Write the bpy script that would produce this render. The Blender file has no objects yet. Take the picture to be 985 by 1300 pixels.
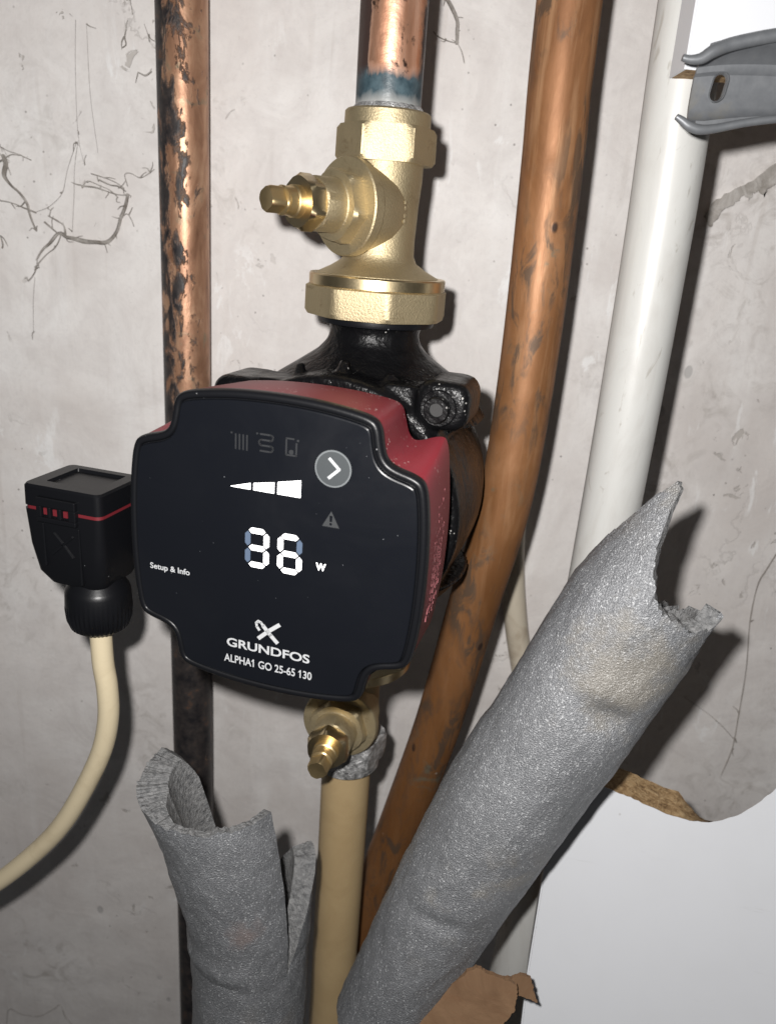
import bpy, bmesh, math, random
from mathutils import Vector, Matrix, noise as mnoise
random.seed(7)
S = 0.001                      # everything below is measured in millimetres
PI = math.pi
sc = bpy.context.scene
COL = sc.collection

# ------------------------------------------------------------------ camera
F, CX, CY = 982.0, 492.5, 650.0            # focal length and centre in pixels of the 985x1300 photograph
dn = Vector((282 - CX, 3377 - CY, F)).normalized()      # where the vertical pipes converge
fw = Vector((0, 0, 1)); hz = (fw - dn * fw.dot(dn)).normalized(); rt = dn.cross(hz)
def c2w(v): v = Vector(v); return Vector((rt.dot(v), hz.dot(v), -dn.dot(v)))
cam = bpy.data.cameras.new('camera'); cam_o = bpy.data.objects.new('camera', cam); COL.objects.link(cam_o)
cx_, cy_, cz_ = c2w((1, 0, 0)), c2w((0, -1, 0)), c2w((0, 0, -1))
cam_o.matrix_world = Matrix(((cx_.x, cy_.x, cz_.x, 0), (cx_.y, cy_.y, cz_.y, 0), (cx_.z, cy_.z, cz_.z, 0), (0, 0, 0, 1)))
cam.sensor_fit = 'VERTICAL'; cam.sensor_height = 36; cam.sensor_width = 36; cam.lens = 36 * F / 1300
cam.clip_start = 0.01; cam.clip_end = 20
cam.dof.use_dof = True; cam.dof.focus_distance = 0.262; cam.dof.aperture_fstop = 17
sc.camera = cam_o

# ------------------------------------------------------------------ light: the phone's flash, a dim cupboard around it
w = bpy.data.worlds.new('World'); sc.world = w; w.use_nodes = True
bg = w.node_tree.nodes['Background']; bg.inputs[0].default_value = (0.95, 0.97, 1.0, 1); bg.inputs[1].default_value = 0.04
fl = bpy.data.lights.new('flash', 'POINT'); fl.energy = 6.2; fl.color = (1.0, 0.975, 0.95); fl.shadow_soft_size = 0.004
flo = bpy.data.objects.new('flash', fl); COL.objects.link(flo); flo.location = c2w((-15, -15, 0)) * S
vs = sc.view_settings; vs.view_transform = 'Standard'; vs.look = 'None'; vs.exposure = 0; vs.gamma = 1; vs.use_curve_mapping = False

def at(px, py, D):             # photograph pixel -> point in the upright plane D mm in front of the lens
    r = c2w(((px - CX) / F, (py - CY) / F, 1)); return r * (D / r.y)

# ------------------------------------------------------------------ material helpers
class NT:
    def __init__(s, name):
        s.m = bpy.data.materials.new(name); s.m.use_nodes = True; s.t = s.m.node_tree; s.b = s.t.nodes['Principled BSDF']
        s.tc = s.t.nodes.new('ShaderNodeTexCoord'); s.co = s.tc.outputs['Object']
    def n(s, kind): return s.t.nodes.new('ShaderNode' + kind)
    def set(s, sock, v):
        if hasattr(v, 'links'): s.t.links.new(v, sock)
        elif isinstance(v, (tuple, list)) and len(v) == 3 and sock.type == 'RGBA': sock.default_value = (*v, 1)
        else: sock.default_value = v
    def mp(s, scale=(1, 1, 1), rot=(0, 0, 0), co=None):
        k = s.n('Mapping'); s.set(k.inputs['Vector'], co or s.co); k.inputs['Scale'].default_value = scale; k.inputs['Rotation'].default_value = rot
        return k.outputs[0]
    def noise(s, scale, detail=3, rough=.55, dist=0, co=None, col=False):
        k = s.n('TexNoise'); s.set(k.inputs['Vector'], co or s.co)
        k.inputs['Scale'].default_value = scale; k.inputs['Detail'].default_value = detail
        k.inputs['Roughness'].default_value = rough; k.inputs['Distortion'].default_value = dist
        return k.outputs['Color' if col else 'Fac']
    def voro(s, scale, feature='F1', rnd=1, co=None):
        k = s.n('TexVoronoi'); k.feature = feature; s.set(k.inputs['Vector'], co or s.co)
        k.inputs['Scale'].default_value = scale; k.inputs['Randomness'].default_value = rnd
        return k.outputs['Distance']
    def ramp(s, fac, *stops, col=False):
        k = s.n('ValToRGB'); s.set(k.inputs[0], fac); e = k.color_ramp.elements
        while len(e) < len(stops): e.new(0.5)
        for q, (p, c) in zip(e, stops):
            q.position = p; q.color = (c, c, c, 1) if not isinstance(c, tuple) else (*c, 1)
        return k.outputs[0]
    def math(s, op, a, b=0.0):
        k = s.n('Math'); k.operation = op; s.set(k.inputs[0], a); s.set(k.inputs[1], b); return k.outputs[0]
    def mix(s, fac, a, b, mode='MIX'):
        k = s.n('Mix'); k.data_type = 'RGBA'; k.blend_type = mode
        s.set(k.inputs['Factor'], fac); s.set(k.inputs['A'] if 0 else k.inputs[6], a); s.set(k.inputs[7], b); return k.outputs[2]
    def sep(s, co=None):
        k = s.n('SeparateXYZ'); s.set(k.inputs[0], co or s.co); return k.outputs
    def bump(s, h, strength=.5, dist=.0005, prev=None):
        k = s.n('Bump'); k.inputs['Strength'].default_value = strength; k.inputs['Distance'].default_value = dist
        s.set(k.inputs['Height'], h)
        if prev is not None: s.set(k.inputs['Normal'], prev)
        return k.outputs[0]
    def out(s, col=None, rough=None, metal=None, nrm=None, spec=None, coat=None, coat_r=None, emis=None, estr=None):
        I = s.b.inputs
        for key, v in (('Base Color', col), ('Roughness', rough), ('Metallic', metal), ('Normal', nrm), ('Specular IOR Level', spec),
                       ('Coat Weight', coat), ('Coat Roughness', coat_r), ('Emission Color', emis), ('Emission Strength', estr)):
            if v is not None: s.set(I[key], v)
        return s.m
M = {}
def simple(name, col, rough=.5, metal=0, spec=.5, **k):
    t = NT(name); M[name] = t.out(col, rough, metal, spec=spec, **k); return M[name]

# wall: old painted render, trowel marks, drips, scuffs and grey mould
t = NT('wall_paint')
wob = t.noise(9, 5, .6, 1.2); mott = t.noise(38, 9, .72, .9)
streak = t.noise(1, 4, .6, .3, t.mp((70, 70, 9)))
c = t.ramp(wob, (.30, (.64, .60, .575)), (.5, (.745, .715, .695)), (.68, (.81, .79, .775)))
c = t.mix(t.ramp(mott, (.43, 0.0), (.68, .6)), c, (.60, .565, .55))
c = t.mix(t.ramp(streak, (.54, 0.0), (.72, .3)), c, (.83, .82, .81))
speck = t.ramp(t.voro(150), (.05, 1.0), (.10, 0.0)); spm = t.ramp(t.noise(22, 3), (.52, 0.0), (.62, .85))
c = t.mix(t.math('MULTIPLY', speck, spm), c, (.13, .115, .10))
crk = t.voro(17, 'DISTANCE_TO_EDGE', 1, t.mp((1, 1, .55), co=None))
dv = t.n('VectorMath'); dv.operation = 'ADD'
wn = t.noise(40, 5, .6, 0, col=True); ms = t.n('VectorMath'); ms.operation = 'SCALE'; t.set(ms.inputs[0], wn); ms.inputs['Scale'].default_value = .05
t.set(dv.inputs[0], t.co); t.set(dv.inputs[1], ms.outputs[0])
crk = t.voro(13, 'DISTANCE_TO_EDGE', 1, t.mp((1, 1, .6), co=dv.outputs[0]))
ck = t.math('MULTIPLY', t.ramp(crk, (.0, 1.0), (.012, 0.0)), t.ramp(t.noise(14, 3), (.54, 0.0), (.70, .32)))
c = t.mix(ck, c, (.22, .20, .18))
stain = t.math('MULTIPLY', t.ramp(t.noise(60, 7, .68, 1.5), (.51, 0.0), (.68, .65)), t.ramp(t.noise(8, 3, .5, .5), (.50, 0.0), (.68, .9)))
c = t.mix(stain, c, (.36, .33, .30))
hole = t.math('MULTIPLY', t.ramp(t.voro(34, co=t.mp((1.25, 1, .8))), (.075, 1.0), (.10, 0.0)), t.ramp(t.noise(11, 2), (.50, 0.0), (.56, .75)))
c = t.mix(hole, c, (.44, .43, .42))
scuff = t.math('MULTIPLY', t.ramp(t.noise(1, 6, .7, 1.2, t.mp((55, 55, 20), (0, .5, 0))), (.58, 0.0), (.63, .8)), t.ramp(t.noise(13, 2), (.5, 0.0), (.6, 1.0)))
c = t.mix(scuff, c, (.84, .835, .83))
drip = t.math('MULTIPLY', t.ramp(t.noise(1, 3, .6, .4, t.mp((150, 150, 7))), (.60, 0.0), (.70, .32)), t.ramp(t.noise(9, 2, .5, 0, t.mp((1, 1, 1.4))), (.48, 0.0), (.62, 1.0)))
c = t.mix(drip, c, (.50, .455, .42))
pk = t.ramp(t.noise(5, 2), (.48, 0.0), (.66, .35)); c = t.mix(pk, c, (.64, .595, .575))
bm_ = t.bump(t.noise(240, 6, .65), .10, .0006, t.bump(t.noise(26, 5, .6, .8), .28, .003))
bm_ = t.bump(t.math('ADD', t.math('MULTIPLY', streak, .6), t.math('ADD', t.math('MULTIPLY', ck, -1.5), t.math('MULTIPLY', hole, -1.0))), .4, .0009, bm_)
grit = t.noise(420, 5, .75); c = t.mix(t.ramp(grit, (.36, .16), (.48, 0.0)), c, (.50, .475, .455))
chip = t.math('MULTIPLY', t.ramp(t.noise(85, 4, .6, .8), (.655, 0.0), (.675, 1.0)), t.ramp(t.noise(7, 2), (.5, 0.0), (.56, .8)))
c = t.mix(chip, c, (.45, .42, .39)); bm_ = t.bump(chip, .5, -.0012, bm_)
M['wall'] = t.out(c, t.ramp(mott, (.3, .5), (.7, .68)), nrm=bm_, spec=.35)

# copper, worn black paint left on it
t = NT('copper_black_patches')
x, y, z = t.sep()
n1 = t.noise(95, 8, .66, .9, t.mp((1.3, 1.3, .5))); n2 = t.noise(210, 5, .65, .4, t.mp((1, 1, .55)))
bias = t.math('MULTIPLY', x, -11.0)                      # pushes the black paint mask leftwards, painting in that side's dark reflection
zb = t.ramp(t.math('ADD', t.math('MULTIPLY', z, 3.2), .62), (.08, .34), (.38, .03))   # more black paint lower down
f_ = t.math('ADD', t.math('ADD', t.math('ADD', t.math('MULTIPLY', n1, .80), t.math('MULTIPLY', n2, .48)), bias), zb)
msk = t.ramp(f_, (.66, 0.0), (.685, .7), (.75, 1.0))
grn = t.ramp(t.noise(75, 6, .6, 1), (.58, 0.0), (.68, .6))
cu = t.ramp(t.noise(95, 6, .62, .8, t.mp((1, 1, .35))), (.3, (.20, .10, .06)), (.5, (.38, .21, .13)), (.7, (.60, .38, .25)))
cu = t.mix(grn, cu, (.20, .21, .15))
blk = t.ramp(t.noise(150, 6, .7), (.35, (.014, .013, .015)), (.58, (.045, .038, .036)), (.70, (.10, .055, .035)))
c = t.mix(msk, cu, blk)
M['copper_black'] = t.out(c, t.ramp(msk, (0, .42), (1, .45)), t.ramp(msk, (0, .5), (1, .0)),
    nrm=t.bump(t.math('ADD', msk, t.math('MULTIPLY', n2, .6)), .7, .0005), spec=.35)

# lacquered old copper, brown with dark flecks
t = NT('copper_brown')
n1 = t.noise(30, 6, .62, .5, t.mp((1.2, 1.2, .6))); n2 = t.noise(130, 6, .65, .9, t.mp((1.3, 1.3, .4)))
c = t.ramp(n1, (.28, (.15, .064, .025)), (.5, (.245, .114, .049)), (.72, (.345, .18, .09)))
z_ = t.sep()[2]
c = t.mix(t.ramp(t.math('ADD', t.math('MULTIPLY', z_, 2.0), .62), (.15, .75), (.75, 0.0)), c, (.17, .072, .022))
grime = t.math('MULTIPLY', t.ramp(n2, (.48, 0.0), (.58, .8)), t.ramp(t.noise(26, 3, .5, .6), (.38, 0.0), (.54, 1.0)))
stk = t.ramp(t.noise(1, 5, .65, .4, t.mp((190, 190, 16))), (.50, 0.0), (.70, .38))
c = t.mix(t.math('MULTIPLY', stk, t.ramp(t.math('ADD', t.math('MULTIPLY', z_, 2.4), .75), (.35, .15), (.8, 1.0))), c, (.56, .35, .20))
c = t.mix(grime, c, (.075, .055, .04))
vg = t.math('MULTIPLY', t.ramp(t.noise(60, 6, .65, 1.5), (.56, 0.0), (.66, .7)), t.ramp(t.noise(17, 2), (.48, 0.0), (.6, 1.0)))
c = t.mix(vg, c, (.13, .125, .09))
spot = t.math('MULTIPLY', t.ramp(t.voro(95, co=t.mp((1, 1, .6))), (.10, 1.0), (.15, 0.0)), t.ramp(t.noise(33, 2), (.52, 0.0), (.60, .95)))
c = t.mix(spot, c, (.035, .02, .015))
dst = t.math('MULTIPLY', t.ramp(t.voro(160), (.07, 1.0), (.12, 0.0)), t.ramp(t.noise(40, 2), (.6, 0.0), (.68, .9)))
c = t.mix(dst, c, (.75, .66, .58))
M['copper_brown'] = t.out(c, t.ramp(n2, (.3, .46), (.7, .62)), t.ramp(n1, (.3, .42), (.7, .30)), spec=.4,
    nrm=t.bump(t.math('ADD', t.noise(300, 4, .6, 0, t.mp((1, 1, .25))), spot), .3, .0004))

# the bright pipe over the valve: cleaned copper, green flux line, paste
t = NT('copper_cleaned')
x, y, z = t.sep()
n1 = t.noise(120, 6, .65, .6, t.mp((1.2, 1.2, .5))); n2 = t.noise(260, 5, .6)
zz = t.math('ADD', z, t.math('MULTIPLY', t.math('SUBTRACT', n1, .5), .008))
cu = t.ramp(t.noise(80, 5, .6, .5, t.mp((2.6, 2.6, .22))), (.3, (.50, .22, .12)), (.5, (.74, .40, .26)), (.7, (.86, .55, .40)))
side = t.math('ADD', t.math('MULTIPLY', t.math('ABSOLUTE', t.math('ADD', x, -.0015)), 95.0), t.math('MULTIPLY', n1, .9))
dk = t.ramp(side, (1.10, 0.0), (1.22, 1.0)) if 0 else t.ramp(t.math('MULTIPLY', side, .5), (.56, 0.0), (.62, 1.0))  # dark reflections along both edges of the pipe, painted into the colour
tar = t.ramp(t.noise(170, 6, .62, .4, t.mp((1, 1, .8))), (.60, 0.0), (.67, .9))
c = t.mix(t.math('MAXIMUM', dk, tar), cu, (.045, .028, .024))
bl = t.ramp(zz, (.0470, 1.0), (.0485, 0.0)); wh = t.ramp(zz, (.0412, 1.0), (.0422, 0.0))
c = t.mix(bl, c, t.ramp(n2, (.35, (.018, .034, .044)), (.7, (.06, .092, .108))))
c = t.mix(wh, c, t.ramp(n1, (.35, (.22, .225, .22)), (.7, (.40, .395, .38))))
M['copper_clean'] = t.out(c, t.ramp(n1, (.3, .3), (.7, .45)), t.math('MULTIPLY', t.ramp(zz, (.0475, 0.0), (.049, .85)), t.ramp(dk, (0, 1.0), (1, .25))),
    nrm=t.bump(n2, .35, .0004), spec=.4)

# plastics and paints
t = NT('white_pipe_plastic')
n1 = t.noise(45, 6, .65, 1.2, t.mp((1.4, 1.4, .45))); sc_ = t.ramp(t.noise(150, 5, .6, 2.0, t.mp((1, 1, .3))), (.61, 0.0), (.68, .7))
c = t.mix(t.ramp(n1, (.46, 0.0), (.70, .7)), (.47, .47, .455), (.40, .39, .37)); c = t.mix(sc_, c, (.31, .295, .265))
M['white_pipe'] = t.out(c, .36, nrm=t.bump(t.noise(90, 4), .15, .0006), spec=.5)
t = NT('cream_paint')
c = t.mix(t.ramp(t.noise(35, 5, .6, .6), (.45, 0.0), (.7, .6)), (.40, .295, .16), (.32, .225, .115))
M['cream'] = t.out(c, .42, nrm=t.bump(t.noise(130, 4), .2, .0005))
t = NT('thin_pipe_paint')
c = t.mix(t.ramp(t.noise(55, 5, .6, .6), (.48, 0.0), (.66, .7)), (.56, .50, .40), (.36, .29, .21))
M['thin_pipe'] = t.out(c, .5)
t = NT('cable_sheath')
c = t.mix(t.ramp(t.noise(60, 5, .65, 1.0), (.5, 0.0), (.75, .6)), (.56, .48, .33), (.44, .365, .24))
c = t.mix(t.ramp(t.noise(170, 6, .7, 1.5), (.66, 0.0), (.72, .6)), c, (.20, .16, .11))
M['cable'] = t.out(c, .42, nrm=t.bump(t.noise(200, 3), .12, .0003))

# grey expanded foam with a shiny skin
t = NT('foam_grey')
cell = t.noise(2300, 2, .6); big = t.noise(34, 4, .6, .4)
vd = t.voro(2100, 'F1')
c = t.ramp(big, (.3, (.15, .155, .163)), (.7, (.20, .205, .215)))
c = t.mix(t.ramp(cell, (.42, .6), (.56, 0.0)), c, (.085, .088, .095)); c = t.mix(t.ramp(t.noise(1500, 2, .5), (.60, 0.0), (.68, .75)), c, (.46, .47, .48))  # pale flecks paint the glints of the skin into the base colour
def blot(x0, y0, z0, r):
    k = t.n('VectorMath'); k.operation = 'DISTANCE'; t.set(k.inputs[0], t.co); k.inputs[1].default_value = (x0 * S, y0 * S, z0 * S)
    return t.ramp(t.math('ADD', t.math('MULTIPLY', k.outputs['Value'], .5 / (r * S)), t.math('MULTIPLY', t.math('SUBTRACT', t.noise(110, 6, .7), .5), 1.5)), (.15, .6), (.60, 0.0))
dirt = t.math('MAXIMUM', t.math('MULTIPLY', t.ramp(t.noise(42, 5, .6, .4), (.54, 0.0), (.70, .75)), t.ramp(t.noise(15, 2), (.52, 0.0), (.68, .8))), t.math('MULTIPLY', blot(36, -22, 90, 19), .62))
c = t.mix(dirt, c, (.24, .205, .145))
c = t.mix(t.math('MULTIPLY', blot(2, -24, 62, 7), .5), c, (.26, .16, .125))
h = t.math('ADD', t.math('MULTIPLY', cell, .75), t.math('MULTIPLY', vd, .6))
nb = t.bump(h, .9, .00042, t.bump(t.noise(420, 4, .65), .30, .0005))
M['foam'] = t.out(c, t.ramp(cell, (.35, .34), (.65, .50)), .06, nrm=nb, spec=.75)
t = NT('foam_torn')
c = t.ramp(t.noise(500, 5, .7), (.3, (.07, .072, .075)), (.7, (.24, .24, .24)))
M['foam_torn'] = t.out(c, .6, nrm=t.bump(t.noise(650, 4, .7), 1.0, .0015), spec=.5)

# brass
def brass(key, col, rough, gr, gd, sat=0):
    t = NT(key); n1 = t.noise(1500, 2, .6); n2 = t.noise(70, 4, .6)
    c = t.mix(t.ramp(n2, (.4, 0.0), (.7, .5)), col, tuple(v * .78 for v in col))
    c = t.mix(t.ramp(t.noise(130, 6, .7, 1.0), (.58, 0.0), (.70, .55)), c, (.27, .20, .11))
    M[key] = t.out(c, t.math('ADD', t.math('MULTIPLY', n1, .12), rough - .06), 1.0, nrm=t.bump(n1, gr, gd))
brass('brass_blasted', (.50, .42, .27), .60, .6, .00028)
brass('brass_turned', (.70, .57, .35), .32, .06, .0001)
brass('brass_spindle', (.70, .54, .29), .42, .10, .0001)

# pump
t = NT('cast_iron_black')
n1 = t.noise(230, 4, .6); n2 = t.noise(60, 4, .6)
fl_ = t.math('MULTIPLY', t.ramp(t.voro(420), (.10, 1.0), (.17, 0.0)), t.ramp(t.noise(90, 2), (.60, 0.0), (.68, .8)))
c = t.mix(fl_, (.0035, .0035, .004), (.42, .41, .39))
M['iron'] = t.out(c, t.ramp(n2, (.35, .24), (.7, .42)), spec=.2, nrm=t.bump(n1, .6, .0012, t.bump(n2, .5, .0025)))
t = NT('red_plastic')
dust = t.math('MULTIPLY', t.ramp(t.voro(650), (.16, 1.0), (.24, 0.0)), t.ramp(t.noise(85, 3), (.54, 0.0), (.66, .85)))
c = t.mix(t.ramp(t.noise(60, 5, .6), (.4, 0.0), (.7, .5)), (.235, .022, .034), (.185, .019, .03)); c = t.mix(dust, c, (.72, .60, .56))
M['red'] = t.out(c, .46, nrm=t.bump(t.noise(900, 2), .16, .0002), spec=.4)
t = NT('black_plastic')
dust = t.math('MULTIPLY', t.ramp(t.voro(380), (.055, 1.0), (.09, 0.0)), t.ramp(t.noise(55, 2), (.58, 0.0), (.64, .7)))
c = t.mix(dust, (.0045, .0048, .006), (.3, .3, .31))
M['black_plastic'] = t.out(c, .36, nrm=t.bump(t.noise(1200, 2), .12, .0002), spec=.3)
t = NT('display_glass')
dust = t.math('MULTIPLY', t.ramp(t.voro(330), (.034, 1.0), (.052, 0.0)), t.ramp(t.noise(60, 2), (.54, 0.0), (.64, .4)))
smear = t.ramp(t.noise(22, 5, .6, 1.0), (.40, 0.0), (.75, 1.0))
c = t.mix(dust, (.0046, .0053, .0074), (.40, .42, .45))
M['glass'] = t.out(c, t.math('ADD', t.math('MULTIPLY', smear, .16), .24), spec=.4)
simple('print_white', (.40, .41, .42), .5); simple('print_grey', (.015, .016, .018), .5); simple('print_mid', (.030, .032, .034), .5)
simple('button_grey', (.042, .047, .05), .45); simple('button_ring', (.12, .13, .135), .45)
simple('lit_white', (.8, .8, .8), .5, emis=(1, 1, 1, 1), estr=1.6)
simple('lit_dim', (.05, .07, .1), .5, emis=(.42, .58, .95, 1), estr=.13)
simple('red_gasket', (.12, .011, .016), .5)
simple('etched', (.30, .10, .11), .6)
simple('steel_dark', (.10, .10, .105), .3, .8)

t = NT('laminate_white')
c = t.mix(t.ramp(t.noise(30, 4, .6), (.45, 0.0), (.75, .35)), (.57, .583, .61), (.53, .54, .56))
c = t.mix(t.math('MULTIPLY', t.ramp(t.voro(60), (.03, 1.0), (.05, 0.0)), .6), c, (.35, .34, .33))
c = t.mix(t.math('MULTIPLY', t.ramp(t.noise(1, 5, .7, .6, t.mp((30, 30, 160), (0, .7, 0))), (.62, 0.0), (.68, .35)), t.ramp(t.noise(14, 2), (.5, 0.0), (.62, 1.0))), c, (.40, .40, .40))
M['laminate'] = t.out(c, .42, nrm=t.bump(t.noise(500, 2), .04, .0002), spec=.4)
t = NT('chipboard')
v = t.noise(330, 6, .75, .5, t.mp((1, 1, 1.6)))
c = t.ramp(v, (.32, (.13, .075, .035)), (.5, (.34, .225, .115)), (.68, (.52, .38, .22)))
M['chipboard'] = t.out(c, .8, nrm=t.bump(v, .9, .0013), spec=.2)
t = NT('bracket_grey')
v = t.noise(260, 5, .65); d2 = t.ramp(t.noise(55, 5, .65, .6), (.55, 0.0), (.72, .7))
c = t.mix(d2, t.ramp(v, (.3, (.125, .132, .142)), (.7, (.165, .172, .182))), (.19, .175, .135))
M['bracket'] = t.out(c, .44, .35, nrm=t.bump(v, .15, .0004), spec=.5)
t = NT('brown_card')
v = t.noise(55, 5, .65, .5); fb = t.noise(1, 4, .65, .2, t.mp((90, 90, 600)))
c = t.ramp(v, (.3, (.125, .072, .04)), (.7, (.20, .122, .07))); c = t.mix(t.ramp(fb, (.5, 0.0), (.7, .4)), c, (.16, .085, .045))
M['card'] = t.out(c, .75, nrm=t.bump(v, .5, .0012), spec=.2)
t = NT('silver_crust')
v = t.noise(210, 6, .68, .6)
c = t.ramp(v, (.35, (.12, .12, .12)), (.55, (.42, .42, .42)), (.7, (.72, .72, .72)))
M['silver'] = t.out(c, .36, .45, nrm=t.bump(v, 1.0, .0022))
t = NT('cobweb_grey'); v = t.noise(160, 5, .7)
M['cobweb_grey'] = t.out(t.ramp(v, (.35, (.17, .15, .13)), (.62, (.42, .395, .37))), .95, nrm=t.bump(v, 1.0, .001), spec=.1)
simple('dust_web_pale', (.27, .245, .22), .9, spec=.1)
simple('slot_dark', (.012, .012, .012), .6)

# ------------------------------------------------------------------ object helpers
def finish(bm, name, m, parent=None, smooth=35, bevel=0, loc=None):
    bmesh.ops.recalc_face_normals(bm, faces=bm.faces)
    me = bpy.data.meshes.new(name); bm.to_mesh(me); bm.free()
    me.transform(Matrix.Scale(S, 4))
    for mm in (m if isinstance(m, list) else [m]): me.materials.append(M[mm])
    if smooth:
        for p in me.polygons: p.use_smooth = True
        me.set_sharp_from_angle(angle=math.radians(smooth))
    o = bpy.data.objects.new(name, me); COL.objects.link(o)
    if parent: o.parent = parent
    if loc is not None: o.location = Vector(loc) * S
    if bevel:
        b = o.modifiers.new('edge', 'BEVEL'); b.width = bevel * S; b.segments = 2; b.limit_method = 'ANGLE'; b.angle_limit = math.radians(40)
    return o
def thing(name, label, cat, loc=(0, 0, 0), rz=0, group=None):
    o = bpy.data.objects.new(name, None); COL.objects.link(o); o.empty_display_size = .01
    o.location = Vector(loc) * S; o.rotation_euler = (0, 0, rz); tag(o, label, cat, group); return o
def tag(o, label, cat, group=None):
    o['label'] = label; o['category'] = cat
    if group: o['group'] = group
    return o

def rings(bm, rs, closed=True, cap0=True, cap1=True, mat=0, wrap=False):
    """skin a list of rings (lists of Vectors)"""
    V = [[bm.verts.new(p) for p in r] for r in rs]
    n = len(rs[0]); pairs = list(zip(V, V[1:])) + ([(V[-1], V[0])] if wrap else [])
    for a, b in pairs:
        for i in range(n if closed else n - 1):
            j = (i + 1) % n
            f = bm.faces.new((a[i], a[j], b[j], b[i])); f.material_index = mat
    if closed and not wrap:
        if cap0: bm.faces.new(V[0][::-1]).material_index = mat
        if cap1: bm.faces.new(V[-1]).material_index = mat
    return V
def frame(axis):
    a = Vector(axis).normalized(); h = Vector((0, 0, 1)) if abs(a.z) < .9 else Vector((0, 1, 0))
    x = h.cross(a).normalized(); return x, a.cross(x), a
def lathe(bm, prof, seg=48, o=(0, 0, 0), axis=(0, 0, 1), sides=0, phase=0, mat=0):
    """profile of (radius, height); with sides>0 radii are apothems of a polygon, clipped by a third value"""
    X, Y, A = frame(axis); o = Vector(o); R = []
    for p in prof:
        r = []
        for i in range(seg):
            th = 2 * PI * i / seg; q = p[0]
            if sides and len(p) > 2:
                k = 2 * PI / sides; d = ((th - phase + k / 2) % k) - k / 2
                q = min(p[0] / math.cos(d), p[2])
            r.append(o + A * p[1] + X * (q * math.cos(th)) + Y * (q * math.sin(th)))
        R.append(r)
    return rings(bm, R, mat=mat)
def tube(bm, pts, rad, seg=24, sub=8, mat=0, wob=0):
    """smooth tube through points; rad a number or one per point"""
    P = [Vector(p) for p in pts]; n = len(P)
    rads = rad if isinstance(rad, (list, tuple)) else [rad] * n
    C, Rr = [], []
    for i in range(n - 1):
        p0, p1, p2, p3 = P[max(i - 1, 0)], P[i], P[i + 1], P[min(i + 2, n - 1)]
        for k in range(sub + (1 if i == n - 2 else 0)):
            u = k / sub
            C.append(.5 * ((2 * p1) + (p2 - p0) * u + (2 * p0 - 5 * p1 + 4 * p2 - p3) * u * u + (3 * p1 - p0 - 3 * p2 + p3) * u ** 3))
            Rr.append(rads[i] * (1 - u) + rads[i + 1] * u)
    R = []; X = None
    for i, c in enumerate(C):
        d = (C[min(i + 1, len(C) - 1)] - C[max(i - 1, 0)]).normalized()
        if X is None: X = frame(d)[0]
        X = (X - d * X.dot(d)).normalized(); Y = d.cross(X)
        R.append([c + (X * math.cos(2 * PI * k / seg) + Y * math.sin(2 * PI * k / seg)) * Rr[i] *
                  (1 + wob * (mnoise.noise(c * .08 + Vector((k * .3, 0, 0))))) for k in range(seg)])
    return rings(bm, R, mat=mat)
def box(bm, x0, x1, y0, y1, z0, z1, mat=0):
    return rings(bm, [[Vector((x0, y0, z)), Vector((x1, y0, z)), Vector((x1, y1, z)), Vector((x0, y1, z))] for z in (z0, z1)], mat=mat)
def smooth_loop(pts, it=2):
    for _ in range(it):
        q = []
        for i, p in enumerate(pts):
            a = pts[(i + 1) % len(pts)]
            q += [(p[0] * .75 + a[0] * .25, p[1] * .75 + a[1] * .25), (p[0] * .25 + a[0] * .75, p[1] * .25 + a[1] * .75)]
        pts = q
    return pts
def inset(pts, d):
    n = len(pts); out = []
    for i in range(n):
        a, b = pts[i - 1], pts[(i + 1) % n]; tx, ty = b[0] - a[0], b[1] - a[1]; l = math.hypot(tx, ty) or 1
        out.append((pts[i][0] + ty / l * -d if 0 else pts[i][0] - ty / l * d, pts[i][1] + tx / l * d))
    return out                                         # for loops that run counter-clockwise

# ------------------------------------------------------------------ setting: the wall
WALL = 394
bm = bmesh.new(); nx, nz = 90, 130
G = [[bm.verts.new((-420 + 860 * i / nx, WALL + 2.2 * mnoise.noise(Vector((i * .07, 0, j * .055))) + .7 * mnoise.noise(Vector((i * .3, 3, j * .3))), -720 + 980 * j / nz))
      for i in range(nx + 1)] for j in range(nz + 1)]
for j in range(nz):
    for i in range(nx): bm.faces.new((G[j][i], G[j][i + 1], G[j + 1][i + 1], G[j + 1][i]))
wall = finish(bm, 'wall', 'wall', smooth=60); wall['kind'] = 'structure'

# ------------------------------------------------------------------ pipes
def pipe(name, m, pts, r, label, cat='pipe', base=None, **k):
    base = Vector(base or pts[-1]); bm = bmesh.new()
    tube(bm, [Vector(p) - base for p in pts], r, **k)
    return tag(finish(bm, name, m, loc=base), label, cat)
pipe('copper_pipe', 'copper_black', [(-102.6, 375, 230), (-102.6, 375, 60), (-102.6, 375, -120), (-102.4, 375, -300), (-102.4, 375, -600)], 11,
     'old copper pipe with flaking black paint running straight up the left wall', base=(-102.6, 375, 0), seg=48, sub=10)
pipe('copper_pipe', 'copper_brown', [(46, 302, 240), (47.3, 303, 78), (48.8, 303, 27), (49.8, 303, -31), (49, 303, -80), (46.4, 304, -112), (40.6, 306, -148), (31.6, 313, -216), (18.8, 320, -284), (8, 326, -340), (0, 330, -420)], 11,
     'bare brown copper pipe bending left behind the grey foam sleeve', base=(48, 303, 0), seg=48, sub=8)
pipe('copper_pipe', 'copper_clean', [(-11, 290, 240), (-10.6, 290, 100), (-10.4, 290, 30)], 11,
     'cleaned bright copper pipe entering the top of the brass valve', base=(-10.5, 290, 0), seg=48, sub=10)
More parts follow.
